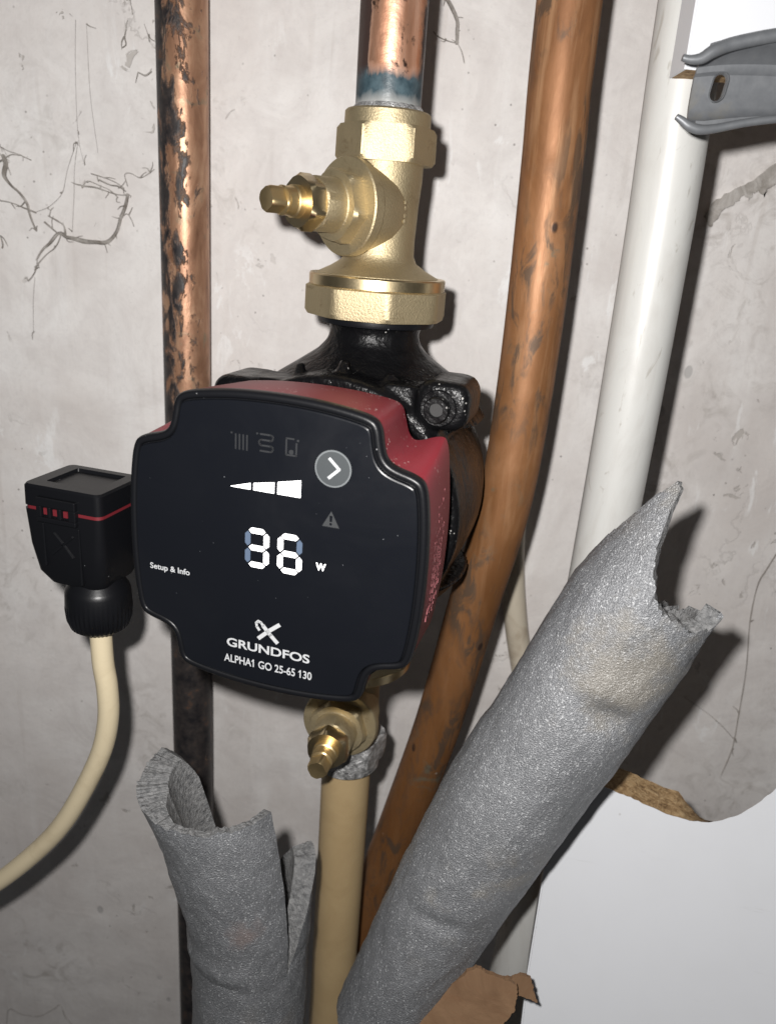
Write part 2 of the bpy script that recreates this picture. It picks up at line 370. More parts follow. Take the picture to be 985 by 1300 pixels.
pipe('plastic_pipe', 'white_pipe', [(83, 287, 240), (84, 287, 80), (86, 287, 0), (86.3, 287, -100), (84, 286, -220), (79, 285, -340), (74, 285, -480)], [11.2] * 7,
     'thick white plastic pipe right of the brown copper pipe', base=(86, 287, 0), seg=48, sub=10)
pipe('painted_pipe', 'cream', [(-10, 290, -213), (-9.6, 290, -300), (-9.6, 290, -420), (-9.6, 290, -600)], 11,
     'cream painted pipe going down from the lower brass valve', base=(-10, 290, -420), seg=48, sub=8)
pipe('thin_pipe', 'thin_pipe', [(62, 389, -60), (66, 389, -120), (69.5, 389, -163), (76.5, 389, -201), (84, 389, -230), (93, 389, -265), (104, 389, -310)], 6.4,
     'thin cream pipe on the wall showing between brown pipe and foam sleeve', base=(78, 389, -200), seg=32)

# ------------------------------------------------------------------ valves
def valve(z, sgn, psi, label, base):
    root = thing('isolation_valve', label, 'valve', base, 0, 'brass pump isolation valves')
    Zs = lambda p: [(q[0], q[1] * sgn) + tuple(q[2:]) for q in p]
    bm = bmesh.new()         # body: upright barrel, flare over the union, boss of the bonnet
    lathe(bm, Zs([(8, 16), (13.2, 16), (13.2, 10), (12.6, 2), (12.2, -9), (12.3, -14.5), (13.4, -17), (17, -19.3), (21.6, -21.6), (22, -22.6), (9, -22.6)]), 56)
    d = Vector((-math.cos(psi), -math.sin(psi), 0))
    lathe(bm, [(9, -4), (12.6, 0), (14.2, 5), (14.6, 11), (14.6, 13.4), (9, 13.4)], 56, (0, 0, 0), d)
    finish(bm, 'valve_body', 'brass_blasted', root)
    bm = bmesh.new(); lathe(bm, Zs([(11, 30.8), (13.9, 30.8), (14.5, 30.2), (14.6, 26.2), (15.0, 26.1, 16.0), (15.0, 25.0, 17.0), (15.0, 16.2, 17.2), (15.0, 14.9, 16.2), (11, 14.9, 11)]), 96, sides=6, phase=PI / 2 + .06)
    nut = finish(bm, 'compression_nut', 'brass_blasted' if sgn > 0 else 'silver', root, smooth=28)
    if sgn > 0:
        bm = bmesh.new(); lathe(bm, [(11.05, 29.5), (12.4, 30.3), (12.1, 31.4), (11.05, 32.6)], 40)
        finish(bm, 'jointing_paste', 'silver', nut)
    bm = bmesh.new(); lathe(bm, Zs([(20, -21.8), (24.0, -21.8), (24.4, -22.3), (24.4, -25.6), (24.0, -25.9), (20, -25.9)]), 64)
    col = finish(bm, 'union_collar', 'brass_turned', root, smooth=30)
    bm = bmesh.new(); lathe(bm, Zs([(20, -25.7, 20), (23.4, -25.7, 24.3), (24.0, -26.3, 25.6), (24.0, -34.6, 25.7), (23.8, -36.0, 24.8), (20, -36.0, 20)]), 128, sides=8, phase=PI / 8 + .2)
    finish(bm, 'union_nut', 'brass_blasted', root, smooth=28)
    # bonnet and spindle along d
    bm = bmesh.new(); lathe(bm, [(8, 13.2), (15.4, 13.2), (15.8, 13.7), (15.8, 17.0), (15.4, 17.5), (8, 17.5)], 64, axis=d)
    finish(bm, 'bonnet_flange', 'brass_blasted', root)
    bm = bmesh.new(); lathe(bm, [(8, 17.3, 9), (10.8, 17.3, 12.5), (10.8, 21.4, 12.5), (10.8, 22.6, 11.2), (8.9, 22.7), (8.6, 23.2), (8.5, 30.4), (8.0, 31, 8.2), (5, 31, 5)], 96, axis=d, sides=6, phase=.3)
    finish(bm, 'bonnet', 'brass_blasted', root, smooth=30)
    bm = bmesh.new(); lathe(bm, [(5, 30.8, 5), (7.5, 30.8, 8.0), (7.8, 31.6, 8.9), (7.8, 35.4, 8.9), (7.6, 36.8, 7.8), (4, 36.8, 4)], 96, axis=d, sides=6, phase=.1)
    finish(bm, 'gland_nut', 'brass_turned', root, smooth=30)
    bm = bmesh.new(); lathe(bm, [(3, 36.5, 3), (5.0, 36.5, 5.0), (5.0, 39.0, 5.0), (4.5, 39.4, 4.5), (4.3, 42.2, 4.3), (4.5, 42.6, 4.5), (4.5, 43.2, 4.5), (3.3, 43.6, 4.1), (3.3, 48.0, 4.1), (3.3, 48.9, 3.6), (1, 48.6, 1)], 64, axis=d, sides=4, phase=.5)
    finish(bm, 'spindle', 'brass_spindle', root, smooth=30)
    if sgn > 0:              # two raised casting marks on the barrel
        bm = bmesh.new()
        for dz in (-3.2, 1.0):
            for k in range(2):
                th = math.radians(-48 + 3 * k); p = Vector((13 * math.sin(-th * -1) * -1 if 0 else 13.0 * math.sin(math.radians(38)), -13.0 * math.cos(math.radians(38)), dz + k * 1.8))
                lathe(bm, [(.1, -.5), (.75, -.3), (.75, .35), (.1, .5)], 12, p, (math.sin(math.radians(38)), -math.cos(math.radians(38)), 0))
        finish(bm, 'casting_mark', 'brass_blasted', root)
    return root
valve(0, 1, math.radians(45), 'brass isolation valve on top of the pump, spindle pointing left', (-10.2, 290, 7.4))
valve(0, -1, math.radians(79), 'brass isolation valve half hidden under the pump, spindle pointing at viewer', (-10, 290, -193))

# ------------------------------------------------------------------ pump
PUMP = (-10, 290, -92); PYAW = math.radians(-15)
pump = thing('circulator_pump', 'red and black heating circulator pump with lit digital display', 'pump', PUMP, PYAW)
CU, CZ = -1.3, 2.0           # middle of the control box
def V3(u, n, z): return Vector((u, -n, z))
quad = [(0, 47), (12, 46.6), (22, 45.4), (28.6, 44.0), (30.8, 41.5), (31.6, 36.5), (32.6, 33.2), (35, 31.2), (41.6, 29.6), (44.4, 27.4), (45.7, 20), (46.5, 10), (46.7, 0)]
def ring_from(q):            # mirrored quadrant -> closed counter-clockwise loop (u,z)
    a = q; b = [(x, -z) for x, z in q[::-1]][1:]; c = [(-x, -z) for x, z in q][1:]; d = [(-x, z) for x, z in q[::-1]][1:-1]
    loop = (a + b + c + d)[::-1]
    return [(x + CU, z + CZ) for x, z in smooth_loop(loop, 2)]
face = ring_from(quad)
qb = [(0, 44.2), (12, 43.8), (20, 43.0), (25.4, 42.2), (27.8, 40.6), (28.9, 36.5), (30.2, 32.2), (32.6, 30.2), (39.8, 33.2), (42.7, 32.4), (44.3, 20), (45.2, 10), (45.4, 0)]
back = ring_from(qb)
def lp(pts, n): return [V3(u, n, z) for u, z in pts]
bm = bmesh.new(); rings(bm, [lp(inset(back, 2), 50.4), lp(back, 51), lp([(a[0] * .35 + b[0] * .65, a[1] * .35 + b[1] * .65) for a, b in zip(back, inset(face, .25))], 69.5), lp(inset(face, .2), 83.0), lp(inset(face, 3), 83.0)])
housing = finish(bm, 'control_housing', 'red', pump, smooth=32)
bm = bmesh.new(); rings(bm, [lp(inset(face, 2), 82.6), lp(face, 82.75), lp(inset(face, -.05), 83.9), lp(inset(face, .12), 84.9), lp(inset(face, .5), 85.6), lp(inset(face, 1.1), 85.85), lp(inset(face, 1.9), 85.8), lp(inset(face, 2.3), 85.4), lp(inset(face, 2.45), 84.6), lp(inset(face, 4), 84.5)])
finish(bm, 'bezel', 'black_plastic', pump, smooth=50)
bm = bmesh.new(); rings(bm, [lp(inset(face, 2.75), 84.3), lp(inset(face, 2.7), 85.8), lp(inset(face, 2.85), 86.1), lp(inset(face, 3.15), 86.25)])
glass = finish(bm, 'display_panel', 'glass', pump, smooth=25)
GN = 86.31
def flat(name, polys, m, parent, n0=GN, th=.05, smooth=0):
    bm = bmesh.new()
    for P in polys: rings(bm, [lp(P, n0 - .08), lp(P, n0 + th)])
    return finish(bm, name, m, parent, smooth=smooth)
def circ(u, z, r, n=48): return [(u + r * math.cos(2 * PI * k / n), z + r * math.sin(2 * PI * k / n)) for k in range(n)]
def stroke(pts, wd):         # polyline -> one quad for each leg
    out = []
    for (a, b), (c, d) in zip(pts, pts[1:]):
        l = math.hypot(c - a, d - b); x, y = (c - a) / l, (d - b) / l; h = wd / 2; e = wd * .25
        out.append([(a - x * e + y * h, b - y * e - x * h), (c + x * e + y * h, d + y * e - x * h), (c + x * e - y * h, d + y * e + x * h), (a - x * e - y * h, b - y * e + x * h)])
    return out
# level bars
def bar(u0, u1, h0, h1, z):
    e = .25; return smooth_loop([(u0, z), (u0 + e, z), (u1 - e, z), (u1, z), (u1, z + e), (u1, z + h1 - e), (u1, z + h1), (u1 - e, z + h1 - .04), (u0 + e, z + h0 + .04), (u0, z + h0), (u0, z + h0 * .8), (u0, z + h0 * .2)][::1], 1)
for a in ((-13.6, -7.4, .15, 1.95, 20.7), (-6.5, -.1, 2.1, 3.3, 20.7), (.9, 7.9, 3.6, 5.1, 20.7)): flat('level_bar', [bar(*a)], 'lit_white', glass)
# seven segment digits: 3 and 6, the unlit segments glow faintly
def digit(u, z, lit):
    W, H, k = 7.6, 12.4, 1.7; g = .35; m_ = k / 2
    xl, xr, zb, zm, zt = u, u + W, z, z + H / 2, z + H
    def hz_(zc): return [(xl + m_ + g, zc), (xl + k + g, zc + m_), (xr - k - g, zc + m_), (xr - m_ - g, zc), (xr - k - g, zc - m_), (xl + k + g, zc - m_)]
    def vt(xc, a, b): return [(xc, a + g), (xc + m_, a + m_ + g), (xc + m_, b - m_ - g), (xc, b - g), (xc - m_, b - m_ - g), (xc - m_, a + m_ + g)]
    seg = dict(a=hz_(zt - m_), g=hz_(zm), d=hz_(zb + m_), f=vt(xl + m_, zm, zt - m_), b=vt(xr - m_, zm, zt - m_), e=vt(xl + m_, zb + m_, zm), c=vt(xr - m_, zb + m_, zm))
    for key, P in seg.items(): flat('digit_segment', [P[::-1]], 'lit_white' if key in lit else 'lit_dim', glass)
digit(-8.9, -3.2, 'abgcd'); digit(1.4, -3.2, 'afgedc')
# writing
def text(name, body, u, z, width, height, m, bold=0.0, parent=glass, ones=()):
    cu = bpy.data.curves.new(name, 'FONT'); cu.body = body; cu.size = 1; cu.offset = bold; cu.align_x = 'CENTER'; cu.align_y = 'CENTER'
    o = bpy.data.objects.new(name, cu); COL.objects.link(o); dg = bpy.context.evaluated_depsgraph_get()
    me = bpy.data.meshes.new_from_object(o.evaluated_get(dg)); bpy.data.objects.remove(o)
    xs = [v.co.x for v in me.vertices]; ys = [v.co.y for v in me.vertices]
    x0, x1, y0, y1 = min(xs), max(xs), min(ys), max(ys)
    for v in me.vertices:
        v.co = V3(u + ((v.co.x - x0) / (x1 - x0) - .5) * width, GN + .04, z + ((v.co.y - y0) / (y1 - y0) - .5) * height) * S
    if ones:                 # the figure 1 gets its flag: find the glyph islands from left to right
        bm = bmesh.new(); bm.from_mesh(me); seen = set(); isl = []
        for v in bm.verts:
            if v in seen: continue
            st, g = [v], []; seen.add(v)
            while st:
                q = st.pop(); g.append(q)
                for e in q.link_edges:
                    o_ = e.other_vert(q)
                    if o_ not in seen: seen.add(o_); st.append(o_)
            isl.append((min(q.co.x for q in g), max(q.co.x for q in g), max(q.co.z for q in g)))
        isl.sort()
        for k in ones:
            a_, b_, c_ = isl[k]; y_ = -(GN + .05) * S; d_ = (b_ - a_)
            bm.faces.new([bm.verts.new(p) for p in ((a_ + d_ * .2, y_, c_), (a_ - d_ * 1.1, y_, c_ - height * S * .22), (a_ - d_ * 1.1, y_, c_ - height * S * .38), (a_ + d_ * .2, y_, c_ - height * S * .20))])
        bm.to_mesh(me); bm.free()
    me.materials.clear(); me.materials.append(M[m])
    r = bpy.data.objects.new(name, me); COL.objects.link(r); r.parent = parent
    return r
text('maker_lettering', 'GRUNDFOS', -1.0, -29.95, 27.4, 3.0, 'print_white', .022)
text('model_lettering', 'ALPHA1 GO 25-65 130', -1.0, -35.6, 29.2, 2.75, 'print_white', .016, ones=(5, 13))
text('caption_lettering', 'Setup & Info', -34.0, -9.5, 13.6, 2.5, 'print_white', .018)
text('unit_lettering', 'W', 14.9, .9, 3.0, 2.3, 'lit_white', .03)
def arc(u, z, r, a0, a1, n=8): return [(u + r * math.cos(math.radians(a0 + (a1 - a0) * k / n)), z + r * math.sin(math.radians(a0 + (a1 - a0) * k / n))) for k in range(n + 1)]
lg = stroke([(-4.0, -26.4), (-1.4, -23.9)], 1.25) + stroke([(-.9, -23.4), (2.5, -20.6)], 1.25) + stroke([(2.0, -26.7), (-.2, -24.6), (-2.6, -22.0)], 1.25) \
    + stroke([(-2.6, -22.0), (-3.4, -21.0), (-4.3, -20.7), (-4.9, -21.4), (-4.7, -22.6), (-3.9, -23.6)], .8)
flat('maker_emblem', lg, 'print_white', glass)
flat('touch_button', [circ(17.1, 30.6, 5.3)], 'button_ring', glass, GN, .02, 30)
flat('button_disc', [circ(17.1, 30.6, 4.85)], 'button_grey', glass, GN + .04, .03, 30)
flat('button_arrow', stroke([(16.0, 33.4), (18.9, 30.7), (16.0, 27.9)], .85), 'print_white', glass, GN + .09, .03)
flat('warning_icon', [[(14.7, 13.6), (19.8, 13.6), (17.25, 18.3)]], 'print_mid', glass)
flat('warning_mark', [[(16.9, 15.2), (17.6, 15.2), (17.7, 17.0), (16.8, 17.0)], circ(17.25, 14.5, .4, 10)], 'glass', glass, GN + .06, .03)
flat('radiator_icon', sum([stroke([(-12.1 + k * 1.15, 32.1), (-12.1 + k * 1.15, 36.4)], .45) for k in range(4)], []) + [circ(-13.4, 36.6, .3, 8)], 'print_grey', glass)
sn = [(-4.6, 37.4), (-1.6, 37.4)] + arc(-1.6, 36.6, .8, 90, -90)[1:] + [(-4.2, 35.8)] + arc(-4.2, 35.0, .8, 90, 270)[1:] + [(-1.6, 34.2)] + arc(-1.6, 33.4, .8, 90, -90)[1:] + [(-4.6, 32.6)]
flat('floor_heating_icon', stroke(sn, .5) + [circ(-5.6, 37.4, .3, 8)], 'print_grey', glass)
flat('phone_icon', stroke([(5.4, 37.3), (3.2, 37.3), (3.2, 32.6), (6.2, 32.6), (6.2, 36.2)], .45) + [circ(4.7, 33.5, .7, 12), circ(6.6, 37.0, .35, 8)], 'print_grey', glass)
# fine marks lasered into the red side
def side_u(z, loop=face):
    best = max((p for p in loop if p[0] > 40), key=lambda p: -abs(p[1] - z)); return best[0]
bm = bmesh.new(); rr = random.Random(3)
for row in range(7):
    n0 = 59.5 + row * 2.2; z = 24 - rr.random() * 4 - row * 1.0
    while z > -22 + rr.random() * 8:
        ln = .5 + rr.random() * 1.7
        if rr.random() < .78:
            k_ = (n0 - 51) / 32; u0 = (side_u(z) - .2) * k_ + side_u(z, back) * (1 - k_) + .09
            rings(bm, [[V3(u0 - .6, n0, z), V3(u0 - .6, n0 + .3 + rr.random() * .5, z), V3(u0 - .6, n0 + .3, z - ln), V3(u0 - .6, n0, z - ln)],
                       [V3(u0 + .0, n0, z), V3(u0 + .0, n0 + .3 + rr.random() * .5, z), V3(u0 + .0, n0 + .3, z - ln), V3(u0 + .0, n0, z - ln)]])
        z -= ln + .35 + rr.random() * .5
finish(bm, 'etched_marks', 'etched', housing, smooth=0)['kind'] = 'stuff'

def rbox_loop(u0, u1, n0, n1, r, k=5):
    out = []
    for cu_, cn_, a0 in ((u1 - r, n1 - r, 0), (u0 + r, n1 - r, 90), (u0 + r, n0 + r, 180), (u1 - r, n0 + r, 270)):
        for i in range(k + 1):
            a = math.radians(a0 + 90 * i / k); out.append((cu_ + r * math.cos(a), cn_ + r * math.sin(a)))
    return out
# cast volute: body, flange with lobes, necks; fused by a fine remesh
bm = bmesh.new()
NA = (0, -1, 0)
lathe(bm, [(20, -30), (40, -28), (45, -20), (47, -6), (47, 16), (46.2, 27), (45, 32), (30, 33)], 72, (CU, 0, 0), NA)
lathe(bm, [(30, 24), (45, 25), (46.5, 27), (46.5, 37), (45.5, 39), (42, 39.2), (41.4, 36.5), (38.5, 36.5), (38, 40), (33, 41), (20, 41)], 72, (CU, 0, .5), NA)
BOLT = [(34.8, 41.0), (-36, 34.2), (20, -36), (-35, -36)]
for u, z in BOLT:
    s_ = 1 if u > 0 else -1; q_ = 1 if z > 0 else -1
    uu = sorted((u - 8.2 * s_, u + 9.6 * s_)); zz_ = sorted((z - 7.6 * q_, z + 8.4 * q_))
    rings(bm, [[V3(a_, n_, b_) for a_, b_ in rbox_loop(uu[0] + i_, uu[1] - i_, zz_[0] + i_, zz_[1] - i_, 5.5)] for n_, i_ in ((14, 3), (18, 0), (36.8, 0), (38.6, .7), (39.4, 2))])
    box(bm, min(u, u * .45), max(u, u * .45), -35.5, -22, min(z + 5 * q_, z * .4), max(z + 5 * q_, z * .4))
for sg in (1, -1):
    lathe(bm, [(10, 30 * sg), (44, 30 * sg), (36, 40 * sg), (27, 46 * sg), (20.5, 50.5 * sg), (17.0, 54.5 * sg), (16.2, 58 * sg), (17.2, 61 * sg), (19.5, 62 * sg), (19.5, 63.6 * sg), (10, 63.6 * sg)], 56)
box(bm, -39, 34, -33.5, -18, 18, 42.4)      # flat top of the flange
for k in range(5):           # cast ribs on the shoulder
    a = math.radians(52 + k * 19)
    p0 = Vector((CU + 40 * math.cos(a), -36, 40 * math.sin(a))); p1 = Vector((CU + 50 * math.cos(a), -27, 50 * math.sin(a)))
    tube(bm, [p0, (p0 + p1) / 2 + Vector((0, -1.5, 0)), p1], 1.9, 10, 3)
vol = finish(bm, 'volute_casting', 'iron', pump, smooth=0)
rm = vol.modifiers.new('fuse', 'REMESH'); rm.mode = 'VOXEL'; rm.voxel_size = 0.95 * S; rm.use_smooth_shade = True
sm = vol.modifiers.new('soften', 'SMOOTH'); sm.factor = .5; sm.iterations = 2
for sg in (1, -1):
    bm = bmesh.new(); lathe(bm, [(14, 60.8 * sg), (20.9, 61.0 * sg), (21.2, 62 * sg), (21.0, 64.2 * sg), (14, 64.2 * sg)], 56)
    finish(bm, 'port_gasket', 'black_plastic', pump)
bm = bmesh.new(); lathe(bm, [(20, 38), (38.5, 38), (39.5, 41), (39.5, 50.6), (30, 50.8)], 64, (CU, 0, CZ * .5), NA)
finish(bm, 'motor_can', 'iron', pump)
for u, z in BOLT:
    bm = bmesh.new(); lathe(bm, [(3, 38.5), (5.9, 38.5), (6.0, 39.9), (5.6, 40.2), (4.1, 40.1), (4.1, 43.2), (3.8, 43.8), (2.35, 43.8), (2.3, 43.6), (2.2, 41.2), (.3, 40.9)], 36, (u, 0, z), NA)
    bo = finish(bm, 'flange_bolt', 'iron', pump, smooth=30)
    bm = bmesh.new(); lathe(bm, [(.2, 40.8, .2), (2.2, 40.8, 2.55), (2.2, 42.0, 2.55), (.2, 42.0, .2)], 36, (u, 0, z), NA, 6)
    finish(bm, 'socket', 'slot_dark', bo)

# ------------------------------------------------------------------ mains connector, in the pump's own frame
con = thing('power_connector', 'black plug-in cable connector with red seam beside the pump', 'connector', PUMP, PYAW)
def stack(name, lays, m, parent, smooth=35):
    bm = bmesh.new(); rings(bm, [[V3(u, n, z) for u, n in rbox_loop(*L[1:6])] for z, *_ in [(l[0],) for l in lays] for L in [next(q for q in lays if q[0] == z)]])
    return finish(bm, name, m, parent, smooth=smooth)
cb = stack('connector_body', [(-33.6, -92, -74, 50, 66, 4), (-32.4, -94.5, -71.6, 47.5, 69.6, 5), (-28, -97.2, -69.6, 46.4, 71.3, 4.5), (-18, -98.8, -69, 46, 71.8, 3.5), (-4.9, -99.3, -68.6, 45.8, 72, 2.5)], 'black_plastic', con)
stack('seam_gasket', [(-4.95, -98.9, -69.0, 46.2, 71.6, 2.4), (-3.5, -98.9, -69.0, 46.2, 71.6, 2.4)], 'red_gasket', con)
# lid with a shallow square recess
bm = bmesh.new()
Lq = [(-3.55, -99.3, -68.6, 45.8, 72, 2.5), (3.2, -99.2, -68.7, 45.9, 71.9, 2.5), (4.0, -98.6, -69.3, 46.5, 71.3, 2.3), (4.05, -93.5, -73.5, 49.5, 66.5, .8), (2.9, -93.2, -73.8, 50.0, 66.2, .7)]
rings(bm, [[V3(u, n, q[0]) for u, n in rbox_loop(*q[1:])] for q in Lq])
finish(bm, 'connector_lid', 'black_plastic', con)
# latch with three little windows
bm = bmesh.new()
box(bm, -92.6, -77.2, -73.6, -71.5, -8.2, -6.4); box(bm, -92.6, -77.2, -73.6, -71.5, -2.6, 0.6)
for a, b in ((-92.6, -90.6), (-88.3, -86.9), (-84.4, -82.8), (-80.0, -77.2)): box(bm, a, b, -73.55, -71.52, -6.5, -2.5)
finish(bm, 'latch', 'black_plastic', con, smooth=0, bevel=.35)
for a in (-90.6, -86.9, -82.8):
    bm = bmesh.new(); box(bm, a + .3, a + 1.9, -72.6, -71.4, -5.6, -3.4); finish(bm, 'latch_window', 'red_gasket', con, smooth=0)
# raised frame and emblem pressed into the front
bm = bmesh.new()
box(bm, -91.8, -90.9, -72.5, -70.8, -25, -9); box(bm, -77.6, -76.8, -72.5, -70.8, -30, -9)
finish(bm, 'front_rib', 'black_plastic', cb, smooth=0, bevel=.3)
bm = bmesh.new()
for P in stroke([(-88.5, -20), (-80, -12.5)], 1.1) + stroke([(-80.5, -20.5), (-84, -16), (-87.5, -12.2)], 1.1):
    rings(bm, [[V3(u, 71.0, z) for u, z in P], [V3(u, 72.35, z) for u, z in P]])
finish(bm, 'pressed_emblem', 'black_plastic', cb, smooth=0, bevel=.25)
# arm that plugs into the control box, hidden behind the bezel
bm = bmesh.new(); box(bm, -69.5, -44, -49, -40, -27, -6); finish(bm, 'plug_arm', 'black_plastic', con, smooth=0, bevel=1)
# cable gland: ribbed cap nut
bm = bmesh.new(); X, Y, A = frame((0, 0, 1)); R = []
GU, GN_ = -79.3, 61.0
for r, z, rib in ((8, -31, 0), (10.6, -34.5, 0), (10.9, -35.0, 0), (11.4, -36.5, 0), (11.6, -41, .0), (11.6, -43, .15), (11.1, -47, .32), (9.9, -50.3, .32), (8.2, -51.6, .15), (4.2, -51.8, 0)):
    R.append([V3(GU + (r + rib * (1 if (i // 2) % 2 else -1)) * math.cos(2 * PI * i / 160), GN_ + (r + rib * (1 if (i // 2) % 2 else -1)) * math.sin(2 * PI * i / 160), z) for i in range(160)])
rings(bm, R); finish(bm, 'cable_gland', 'black_plastic', con, smooth=40)
# cable
g0 = Vector(PUMP) + Matrix.Rotation(PYAW, 3, 'Z') @ V3(GU, GN_, -46)
cpts = [g0] + [at(x, y, D) for x, y, D in ((131, 838, 251), (136.5, 872, 251), (138, 910, 251.5), (130.5, 950, 252.5), (112, 992, 254), (84, 1040, 256), (52, 1076, 258), (0, 1118, 260), (-60, 1152, 263), (-150, 1190, 268))]
pipe('power_cable', 'cable', cpts, 4.0, 'beige round flex curving down left from the black connector', 'cable', base=cpts[4], seg=24)

# ------------------------------------------------------------------ foam pipe lagging
def lobj(name, grid_fn, nt, ns, R0, R1, top, label, base, closed_fn):
    pass
def foam_shell(bm, th0, th1, nt, ns, outer, inner, jag):
    """sheet of foam between two angles: outer(th,v) and inner(th,v), v 0..1 from bottom to torn top; torn faces get material 1"""
    full = abs(th1 - th0) >= 359.9; cols = nt if full else nt + 1
    O = [[None] * (ns + 1) for _ in range(cols)]; I = [[None] * (ns + 1) for _ in range(cols)]
    for i in range(cols):
        th = math.radians(th0 + (th1 - th0) * i / nt)
        for j in range(ns + 1):
            v = j / ns; O[i][j] = bm.verts.new(outer(th, v)); I[i][j] = bm.verts.new(inner(th, v))
    for i in range(nt):
        k = (i + 1) % cols
        for j in range(ns):
            bm.faces.new((O[i][j], O[k][j], O[k][j + 1], O[i][j + 1])).material_index = 0
            bm.faces.new((I[i][j + 1], I[k][j + 1], I[k][j], I[i][j])).material_index = 1
        bm.faces.new((O[i][ns], O[k][ns], I[k][ns], I[i][ns])).material_index = 1
        bm.faces.new((I[i][0], I[k][0], O[k][0], O[i][0])).material_index = 1
    if not full:
        for i in (0, cols - 1):
            for j in range(ns): bm.faces.new((O[i][j], O[i][j + 1], I[i][j + 1], I[i][j])).material_index = 1
def interp(tab, x):
    if x <= tab[0][0]: return tab[0][1]
    for (a, b), (c, d) in zip(tab, tab[1:]):
        if x <= c: u = (x - a) / (c - a); return b + (d - b) * u
    return tab[-1][1]
def nz3(p, s, k=0): return mnoise.fractal(Vector((p[0] * s + k, p[1] * s, p[2] * s)), 1.0, 2.0, 4)

# right sleeve, leaning across the brown pipe
B0 = Vector((6.5, 226, -299)); T0 = Vector((79.6, 226, -114.4)); AX = (T0 - B0).normalized(); LEN = (T0 - B0).length
RX = Vector((AX.z, 0, -AX.x)); RY = Vector((0, 1, 0))    # th=0 looks at the viewer, +90 to the right
HT = [(-180, 4), (-150, 2), (-128, 6), (-105, 22), (-90, 33), (-76, 44), (-65, 51), (-58, 49), (-50, 40), (-42, 32), (-34, 26), (-25, 22), (-14, 17), (-4, 15.5), (10, 15), (20, 14), (31, 16), (38, 17), (44, 21), (52, 20), (60, 15), (75, 16), (95, 15), (120, 10), (150, 6), (180, 8)]
def sleeve(th, v, r, jit):
    d = (math.degrees(th) + 180) % 360 - 180
    h = interp(HT, d) + jit * (2.2 * mnoise.noise(Vector((d * .12, 0, 3))) + 1.8 * mnoise.noise(Vector((d * .4, 5, 3))) + 1.2 * mnoise.noise(Vector((d * 1.1, 8, 3 + r))))
    s = v * (LEN + h)
    low = max(0, 1 - s / 120); rr = r - (r > 15) * 4.6 * low
    if r < 15: rr += 4.6 * max(0, (s - LEN + 22) / 40) if s > LEN - 22 else 0
    if r > 15:
        def dent(d0, s0, wd, ws, k): return -k * math.exp(-((d - d0) / wd) ** 2 - ((s - s0) / ws) ** 2)
        rr += dent(4, LEN - 22, 24, 4.5, 3.4) + dent(-8, LEN - 4, 26, 9, 1.6) + dent(-20, 78 + .10 * d, 34, 3.0, 1.1) + dent(30, LEN - 60, 30, 12, .8)
        rr += .55 * nz3((d * .03, s * .045, 0), 1.0, 2) + .25 * nz3((d * .12, s * .16, 0), 1.0, 9)
    over = max(0, s - LEN - 8)          # the torn strip curls in towards the axis
    if -140 < d < -20: rr -= over * .16
    bend = 5.6 * low - math.sin(min(1, max(0, (s - 0) / 150)) * PI) * 1.5
    p = B0 + AX * s + RX * (rr * math.sin(th) + bend) - RY * (rr * .97 * math.cos(th))
    if d > 44 and d < 100: p += RX * (-1.5 * max(0, (s - LEN) / 18))
    return p
bm = bmesh.new(); foam_shell(bm, -180, 180, 200, 150, lambda a, v: sleeve(a, v, 23, 1), lambda a, v: sleeve(a, v, 13.2, .9), 1)
for v_ in bm.verts: v_.co -= Vector((40, 226, -210))
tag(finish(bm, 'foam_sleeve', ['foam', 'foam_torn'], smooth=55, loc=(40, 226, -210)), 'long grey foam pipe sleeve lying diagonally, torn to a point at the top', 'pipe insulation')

# left sleeve: split open, front half peeled to the left
AXC = Vector((-41.4, 232, 0)); ZB, ZS = -350, -268
def lsleeve(th, z, r, front):
    d = math.degrees(th); rr = r
    if r > 15: rr += .6 * nz3((d * .03, z * .05, 0), 1.0, 4) + .25 * nz3((d * .12, z * .16, 0), 1.0, 1)
    up = max(0, z - ZS)
    o = Vector((0, 0, 0)); a = th
    if front:
        k = up / 80; o = Vector((-14.5 * k ** 1.5, -6 * k, 0)); rr *= 1 + .07 * k
        if r < 15: rr += 7.6 * min(1, max(0, (up - 30) / 48)) * min(1, max(0, (d + 62) / 45))
        if r > 15: rr += 1.1 * math.exp(-((z + 262) / 5) ** 2) * (1 if d < 10 else .3) - 1.0 * math.exp(-((z + 272) / 4) ** 2) * (1 if d < 0 else 0)
        a = th + math.radians(30) * k * max(0, math.sin(max(0, th))) if th > 0 else th
    else:
        k = up / 45; o = Vector((1.0 * k, 3 * k, 0))
    return AXC + o + Vector((rr * math.sin(a), -rr * math.cos(a), z))
def cut(d): return 1.6 * mnoise.noise(Vector((d * .11, 1, 7))) + 1.0 * mnoise.noise(Vector((d * .45, 2, 7)))
SL = 47
bm = bmesh.new()
foam_shell(bm, -180, 180, 160, 40, lambda a, v: lsleeve(a, ZB + (ZS + 1 - ZB) * v, 23, False), lambda a, v: lsleeve(a, ZB + (ZS + 1 - ZB) * v, 13.5, False), 1)
FT = [(-140, -196), (-132, -189), (-124, -186), (-110, -187), (-80, -188), (-40, -189), (0, -190), (30, -190.5), (SL, -191)]
BT = [(SL, -267), (56, -257), (70, -247), (85, -238), (100, -232), (120, -230), (145, -240), (174, -264)]
def ftop(a): d = math.degrees(a); return interp(FT, d) + cut(d)
def btop(a): d = math.degrees(a); return interp(BT, d) + .7 * cut(d)
foam_shell(bm, -140, SL - 1, 150, 48, lambda a, v: lsleeve(a, ZS - 1.2 + (ftop(a) - ZS + 1.2) * v, 23.05, True), lambda a, v: lsleeve(a, ZS - 1.2 + (ftop(a) - ZS + 1.2) * v, 13.5, True), 1)
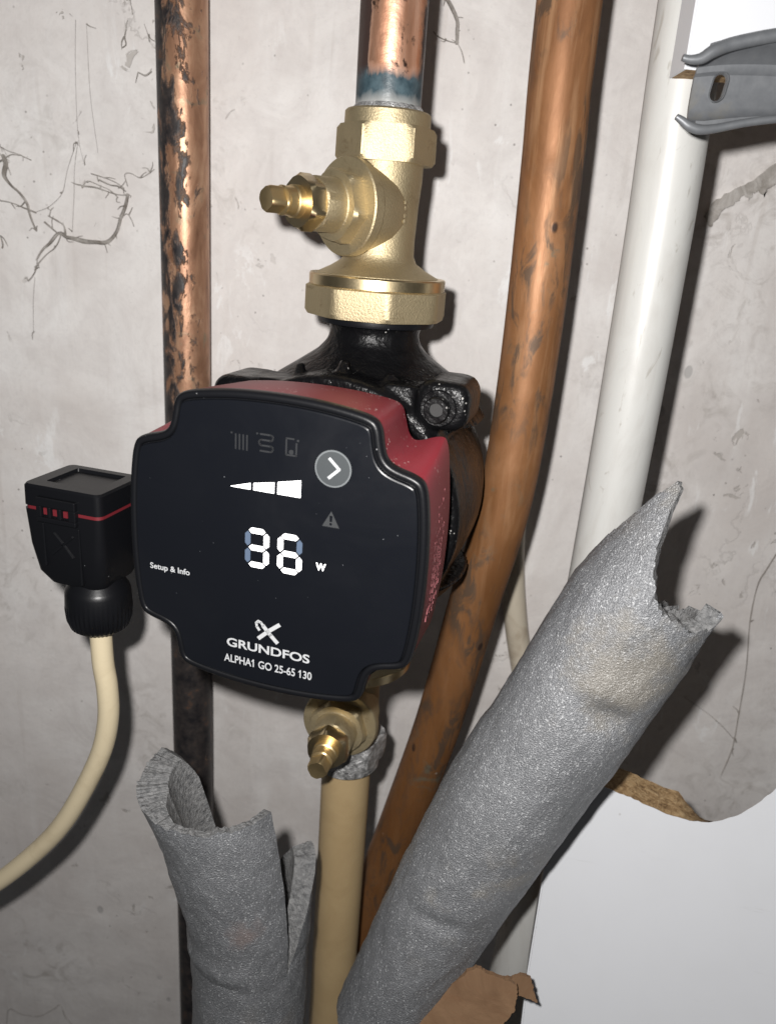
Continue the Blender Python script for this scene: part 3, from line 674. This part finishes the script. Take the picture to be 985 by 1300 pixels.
foam_shell(bm, SL + 1, 172, 80, 30, lambda a, v: lsleeve(a, ZS - 1 + (btop(a) - ZS + 1) * v, 23.02, False), lambda a, v: lsleeve(a, ZS - 1 + (btop(a) - ZS + 1) * v, 15, False), 1)
for v_ in bm.verts: v_.co -= Vector((-41.4, 232, -300))
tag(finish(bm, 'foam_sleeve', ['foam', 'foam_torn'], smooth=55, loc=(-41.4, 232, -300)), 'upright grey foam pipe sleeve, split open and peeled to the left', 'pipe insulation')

# ------------------------------------------------------------------ white boards, bracket, card
def board(name, pts, y0, y1, label, band=(), cat='board'):
    base = Vector((sum(p[0] for p in pts) / len(pts), y0, min(p[1] for p in pts)))
    root = thing(name, label, cat, base)
    bm = bmesh.new(); rings(bm, [[Vector((x, y, z)) - base for x, z in pts] for y in (y0 + .35, y1)])
    finish(bm, 'chipboard_core', 'chipboard', root, smooth=40)
    bm = bmesh.new(); q = [(x, z) for x, z in pts]
    rings(bm, [[Vector((x, y, z)) - base for x, z in q] for y in (y0, y0 + .3)])
    finish(bm, 'laminate_face', 'laminate', root, smooth=0)
    for (xa, za), (xb, zb_) in band:
        bm = bmesh.new(); rings(bm, [[Vector((x + dx, y, z)) - base for x, z, dx in ((xa, za, -.7), (xa, za, -.05), (xb, zb_, -.05), (xb, zb_, -.7))] for y in (y0, y1)])
        finish(bm, 'edge_band', 'laminate', root, smooth=0)
    return root
def densify(pts, jag, lo, hi):
    out = []
    for a, b in zip(pts, pts[1:] + pts[:1]):
        n = max(1, int(math.hypot(b[0] - a[0], b[1] - a[1]) / 1.4)) if lo <= a[0] <= hi and a[1] > -30 else 1
        for k in range(n):
            u = k / n; j = jag * (mnoise.noise(Vector((a[0] + u * 9, a[1], k))) if n > 1 else 0)
            out.append((a[0] + (b[0] - a[0]) * u, a[1] + (b[1] - a[1]) * u + j))
    return out
BP = at(765, 1000, 258); BR = Vector((1, -.24, 0)).normalized(); BU0 = Vector((0, .34, 1)); BU = (BU0 - BR * BU0.dot(BR)).normalized(); BN = BU.cross(BR) * -1
if BN.y < 0: BN = -BN          # into the board, away from the viewer
def onb(px, py):
    r = c2w(((px - CX) / F, (py - CY) / F, 1)); p = r * (BP.dot(BN) / r.dot(BN)) - BP; return (p.dot(BR), p.dot(BU))
edge = [(752, 985), (765, 998), (782, 1006), (800, 1013), (825, 1024), (850, 1035), (875, 1042), (900, 1044.5), (922, 1040), (940, 1033), (962, 1020), (985, 1001)]
top = [onb(*p) for p in edge]; e_ = top[-1]
top = [onb(693, 1100)] + top + [(e_[0] + 10, e_[1] + 12), (e_[0] + 30, e_[1] + 22), (e_[0] + 90, e_[1] + 26), (e_[0] + 90, -230), (onb(660, 1330)[0] - 2, -230), onb(660, 1330), onb(671, 1235)]
xr = top[9][0]; pts_b = densify(top, .5, -8, e_[0])[::-1]
cb_root = thing('cut_board', 'white laminated chipboard panel with a scooped top edge, lower right', 'board')
cb_root.matrix_world = Matrix(((BR.x, BN.x, BU.x, BP.x * S), (BR.y, BN.y, BU.y, BP.y * S), (BR.z, BN.z, BU.z, BP.z * S), (0, 0, 0, 1)))
x_mid = onb(865, 1040)[0]
bm = bmesh.new(); rings(bm, [[Vector((x, y, z + ((5.5 if x < x_mid else 5.5 - min(30, (x - x_mid) * 1.0)) if y > 5 and z > -30 else 0))) for x, z in pts_b] for y in (.35, 15)])
finish(bm, 'chipboard_core', 'chipboard', cb_root, smooth=40)
bm = bmesh.new(); rings(bm, [[Vector((x, y, z)) for x, z in pts_b] for y in (0, .3)]); finish(bm, 'laminate_face', 'laminate', cb_root, smooth=0)
eb = [onb(693, 1100), onb(671, 1235), onb(660, 1330)]
for (xa, za), (xb, zb_) in zip(eb, eb[1:]):
    bm = bmesh.new(); rings(bm, [[Vector((x + dx, y, z)) for x, z, dx in ((xa, za, -.7), (xa, za, -.05), (xb, zb_, -.05), (xb, zb_, -.7))] for y in (0, 15)])
    finish(bm, 'edge_band', 'laminate', cb_root, smooth=0)
board('upper_board', densify([(78.2, 52.2), (77.4, 120), (77.0, 240), (240, 240), (240, 55), (108, 52.6), (92, 52.0)], 0, 0, 0), 263, 277, 'white chipboard panel edge in the top right corner behind the bracket', [((78.2, 52.2), (77.4, 120)), ((77.4, 120), (77.0, 240))])

# pressed steel bracket
brk = thing('metal_bracket', 'grey pressed steel bracket with an oval slot, top right', 'bracket', (90, 255, 46))
BB = Vector((90, 255, 46))
prof = [(9.6, 16.0), (-.0, 15.4), (-6.2, 13.2), (-8.6, 11.6)] # unused guide: lip heights
def cs(x):                    # cross-section of the channel at x: (depth towards viewer, height) from top lip to bottom lip
    u = max(0, min(1, (x - 74) / 30)); rise = 4.6 * (1 - math.exp(-max(0, x - 78) / 11)) ; low = 5.2 * (1 - math.exp(-max(0, x - 81) / 26))
    return [(-7.6, 53.4 + rise + 1.0), (-7.0, 53.6 + rise), (-5.4, 53.4 + rise * .92), (-3.2, 52.8 + rise * .8), (-1.2, 52.0 + rise * .68), (.4, 51.0 + rise * .62), (.6, 49.6 + rise * .55), (1.6, 48.8 + rise * .5), (1.8, 46 + rise * .3),
            (1.6, 41 + low * .6), (.9, 38.6 + low), (-.8, 37.2 + low), (-3.2, 36.2 + low), (-5.6, 35.9 + low), (-7.0, 36.6 + low)]
bm = bmesh.new(); rowsF, rowsB = [], []
xs = [79 + k * 1.2 for k in range(0, 60)]
R = []
for x in xs:
    c_ = cs(x); loopF = [Vector((x, 255 + d, z)) - BB for d, z in c_]
    loopB = [Vector((x, 255 + d + (1.1 if 3 < i < 11 else .3), z + (1.1 if i <= 3 else (-1.1 if i >= 11 else 0)))) - BB for i, (d, z) in reversed(list(enumerate(c_)))]
    R.append(loopF + loopB)
rings(bm, R)
web = finish(bm, 'bracket_channel', 'bracket', brk, smooth=40)
for pts_, rad_ in (([(866, 73, 247), (876, 75.5, 247), (890, 74, 247), (905, 65, 247), (925, 57, 247.5), (955, 50, 247.5), (990, 44, 247.5), (1060, 36, 247.5), (1150, 30, 247.5)], [.9, 1.15, 1.5, 1.75, 1.8, 1.8, 1.8, 1.8, 1.8]),
                   ([(858, 148, 247), (865, 153, 247), (874, 160, 247), (888, 164.5, 247), (908, 163, 247.5), (945, 156, 247.5), (990, 150.5, 247.5), (1060, 145, 247.5), (1150, 142, 247.5)], [.8, 1.1, 1.35, 1.35, 1.2, 1.1, 1.1, 1.1, 1.1])):
    bm = bmesh.new(); tube(bm, [at(*p) - BB for p in pts_], rad_, 16, 6)
    finish(bm, 'rolled_lip', 'bracket', brk, smooth=50)
def slot(r, h, k=10): return [(r * math.cos(math.radians(a)), h + r * math.sin(math.radians(a))) for a in range(0, 181, 18)] + [(r * math.cos(math.radians(a)), -h + r * math.sin(math.radians(a))) for a in range(180, 361, 18)]
sx, sz = 86.4, 46.9
# real slot cut through the web
bm = bmesh.new(); rings(bm, [[Vector((sx + a + b * .12, 249, sz + b)) - BB for a, b in slot(1.9, 1.7)], [Vector((sx + a + b * .12, 262, sz + b)) - BB for a, b in slot(1.9, 1.7)]])
cutter = finish(bm, 'cutter', 'bracket', brk, smooth=0)
bo = web.modifiers.new('slot', 'BOOLEAN'); bo.operation = 'DIFFERENCE'; bo.object = cutter; bo.solver = 'EXACT'
dg = bpy.context.evaluated_depsgraph_get(); me2 = bpy.data.meshes.new_from_object(web.evaluated_get(dg)); web.modifiers.clear(); web.data = me2
bpy.data.objects.remove(cutter)
bm = bmesh.new()             # rolled rim of the slot
R = []
for dr, dy in ((2.15, 256.6), (2.45, 256.0), (2.2, 255.6), (1.85, 256.2), (1.8, 257.6)):
    R.append([Vector((sx + a + b * .12, dy, sz + b)) - BB for a, b in slot(dr, 1.7)])
rings(bm, R, cap0=False, cap1=False); finish(bm, 'slot_rim', 'bracket', brk, smooth=60)

# torn brown card at the foot
CB = at(590, 1270, 206)
bm = bmesh.new(); cp = [(440, 1330, 213), (470, 1302, 213), (520, 1278, 211), (560, 1256, 209), (592, 1236, 208), (605, 1229, 208), (622, 1236, 207), (640, 1243, 205), (655, 1251, 203), (657, 1266, 202), (652, 1284, 201), (640, 1298, 200), (620, 1330, 199)]
def rough_edge(P, amp=.9, n=7):
    out = []
    for a, b in zip(P, P[1:] + P[:1]):
        for k in range(n):
            p = a.lerp(b, k / n); j = mnoise.noise_vector(p * .45) * amp + mnoise.noise_vector(p * 1.6) * amp * .5; out.append(p + Vector((j.x, j.y * .5, j.z)))
    return out
cpt = rough_edge([at(*p) - CB for p in cp])
rings(bm, [cpt, [p + Vector((0, 1.6, -.4)) for p in cpt]])
fp = [(604, 1230, 209.5), (628, 1238, 209), (650, 1244, 210), (660, 1237, 212), (673, 1241, 213), (677, 1256, 212), (681, 1273, 210), (668, 1268, 208.5), (655, 1262, 207.8), (632, 1252, 208.2)]
fpt = rough_edge([at(*p) - CB for p in fp])
rings(bm, [fpt, [p + Vector((0, 1.4, -.2)) for p in fpt]])
tag(finish(bm, 'torn_card', 'card', smooth=30, loc=CB), 'torn brown cardboard flap at the bottom edge by the white board', 'cardboard')

# ------------------------------------------------------------------ dusty cobwebs and cracks on the wall
def web_thing(lines, label, m='cobweb_grey', fuzz=0):
    base = at(*lines[0][0][0], WALL); bm = bmesh.new(); r_ = random.Random(len(label))
    def strand(pts, rad):
        P = []
        for i, (a, b) in enumerate(pts):
            p = at(a, b, WALL - 1.2 - r_.random() * 1.2) - base; P.append(p + Vector((r_.uniform(-.5, .5), 0, r_.uniform(-.5, .5))))
        tube(bm, P, rad if 0 else [q * .95 for q in rad] if isinstance(rad, list) else [rad * .7 * (.7 + .6 * r_.random()) for _ in P], 6, 5, wob=.9)
    for pts, rad in lines:
        strand(pts, rad)
        for _ in range(int(fuzz * len(pts))):
            i = r_.randrange(len(pts)); a, b = pts[i]; ang = r_.uniform(0, 2 * PI); l = r_.uniform(4, 16)
            strand([(a, b), (a + l * .5 * math.cos(ang) + r_.uniform(-2, 2), b + l * .5 * math.sin(ang) + r_.uniform(-2, 2)), (a + l * math.cos(ang), b + l * math.sin(ang))], [.35, .22, .1])
    return tag(finish(bm, 'cobweb', m, loc=base, smooth=60), label, 'cobweb', 'dusty webs on the wall')
web_thing([([(48, 330), (55, 318), (62, 308), (75, 297), (85, 301), (95, 303), (108, 306), (120, 308), (131, 307), (140, 303), (149, 292), (155, 276), (159, 262), (161, 246)], [.4, .7, .8, 1.0, 1.1, 1.2, 1.2, 1.3, 1.1, 1.0, .9, .8, .9, .7]),
           ([(161, 247), (150, 247), (138, 243), (122, 239), (104, 236)], .4), ([(158, 240), (148, 233), (134, 227), (117, 221)], .35), ([(150, 250), (140, 240), (128, 236), (112, 229), (104, 240)], .3), ([(160, 243), (150, 238), (140, 236), (126, 229)], .5),
           ([(161, 236), (158, 222), (166, 219), (178, 226), (190, 219), (197, 216)], .28), ([(75, 297), (66, 289), (57, 283)], .55), ([(83, 298), (80, 286), (72, 279), (62, 274)], .45), ([(151, 284), (157, 275), (163, 273), (168, 279), (171, 288)], .35),
           ([(78, 298), (70, 312), (60, 322), (49, 336)], .5), ([(48, 330), (46, 343), (41, 352), (35, 357)], .28), ([(45, 350), (44, 380), (43, 420)], .12), ([(98, 180), (94, 215), (93, 250), (92, 295)], .12), ([(97, 180), (86, 215), (78, 245), (62, 262), (45, 268)], .12),
           ([(97, 25), (97, 90), (100, 170), (107, 210)], .08), ([(110, 30), (115, 120), (125, 195)], .08)],
          'large branching grey cobweb on the wall left of the black-flaked pipe', fuzz=.6)
web_thing([([(3, 196), (8, 208), (6, 224), (14, 236), (25, 246), (33, 258), (39, 272), (47, 292)], [.9, 1.0, 1.0, .8, .7, .6, .5, .35]), ([(0, 186), (10, 192), (22, 195), (40, 203)], .3), ([(0, 205), (14, 198), (26, 197)], .3),
           ([(0, 255), (14, 258), (30, 264), (46, 270)], .4), ([(2, 300), (5, 310), (3, 314)], .4)],
          'small ragged cobweb at the left edge of the picture', fuzz=.6)
web_thing([([(565, -6), (572, 10), (579, 26), (580, 40), (580, 55)], [.9, .9, .8, 1.0, .8]), ([(549, 41), (556, 46), (566, 50), (578, 55)], .4), ([(580, 56), (586, 66), (589, 79)], .25)],
          'short cobweb hanging by the top edge right of the cleaned copper pipe', fuzz=.6)
web_thing([([(160, 35), (158, 48), (160, 55), (155, 62)], .35), ([(176, 91), (184, 94), (193, 89)], .4), ([(183, 30), (190, 45), (189, 52)], .2), ([(166, 0), (168, 18)], .3)],
          'tiny black web specks high on the left wall', fuzz=.6)
t = NT('wall_dirt'); v = t.noise(75, 6, .68, 1.0)
M['wall_dirt'] = t.out(t.ramp(v, (.35, (.26, .24, .215)), (.5, (.40, .375, .35)), (.66, (.58, .56, .54))), .85, nrm=t.bump(v, .6, .0015), spec=.2)
dp = [(893, 276), (905, 258), (925, 243), (950, 233), (975, 214), (1010, 194), (1010, 226), (985, 233), (973, 240), (969, 249), (963, 243), (956, 245), (950, 254), (944, 248), (934, 256), (926, 262), (918, 268), (910, 279), (900, 288)]
dq = []
for (a, b), (c_, d) in zip(dp, dp[1:] + dp[:1]):
    for k in range(4): dq.append((a + (c_ - a) * k / 4 + random.uniform(-1.6, 1.6), b + (d - b) * k / 4 + random.uniform(-1.6, 1.6)))
DB = at(945, 245, WALL); bm = bmesh.new(); rings(bm, [[at(a, b, WALL + 2) - DB for a, b in dq], [at(a, b, WALL - 2.6) - DB for a, b in dq]])
tag(finish(bm, 'dirt_ridge', 'wall_dirt', loc=DB, smooth=20), 'ragged grey ridge of flaking dirt on the wall under the bracket', 'dirt patch')
web_thing([([(992, 690), (972, 722), (960, 745), (952, 790), (947, 850), (938, 905), (930, 950), (915, 985)], [.25, .3, .3, .25, .25, .3, .3, .2]), ([(868, 885), (890, 900), (912, 918), (934, 942)], .2)],
          'thin crack-like web line on the wall at the far right', 'dust_web_pale', fuzz=.5)
web_thing([([(8, 1310), (11, 1282), (28, 1288), (50, 1290), (68, 1282), (77, 1276), (84, 1290), (95, 1305)], .3)], 'thin curled thread on the wall in the lower left corner', fuzz=.2)
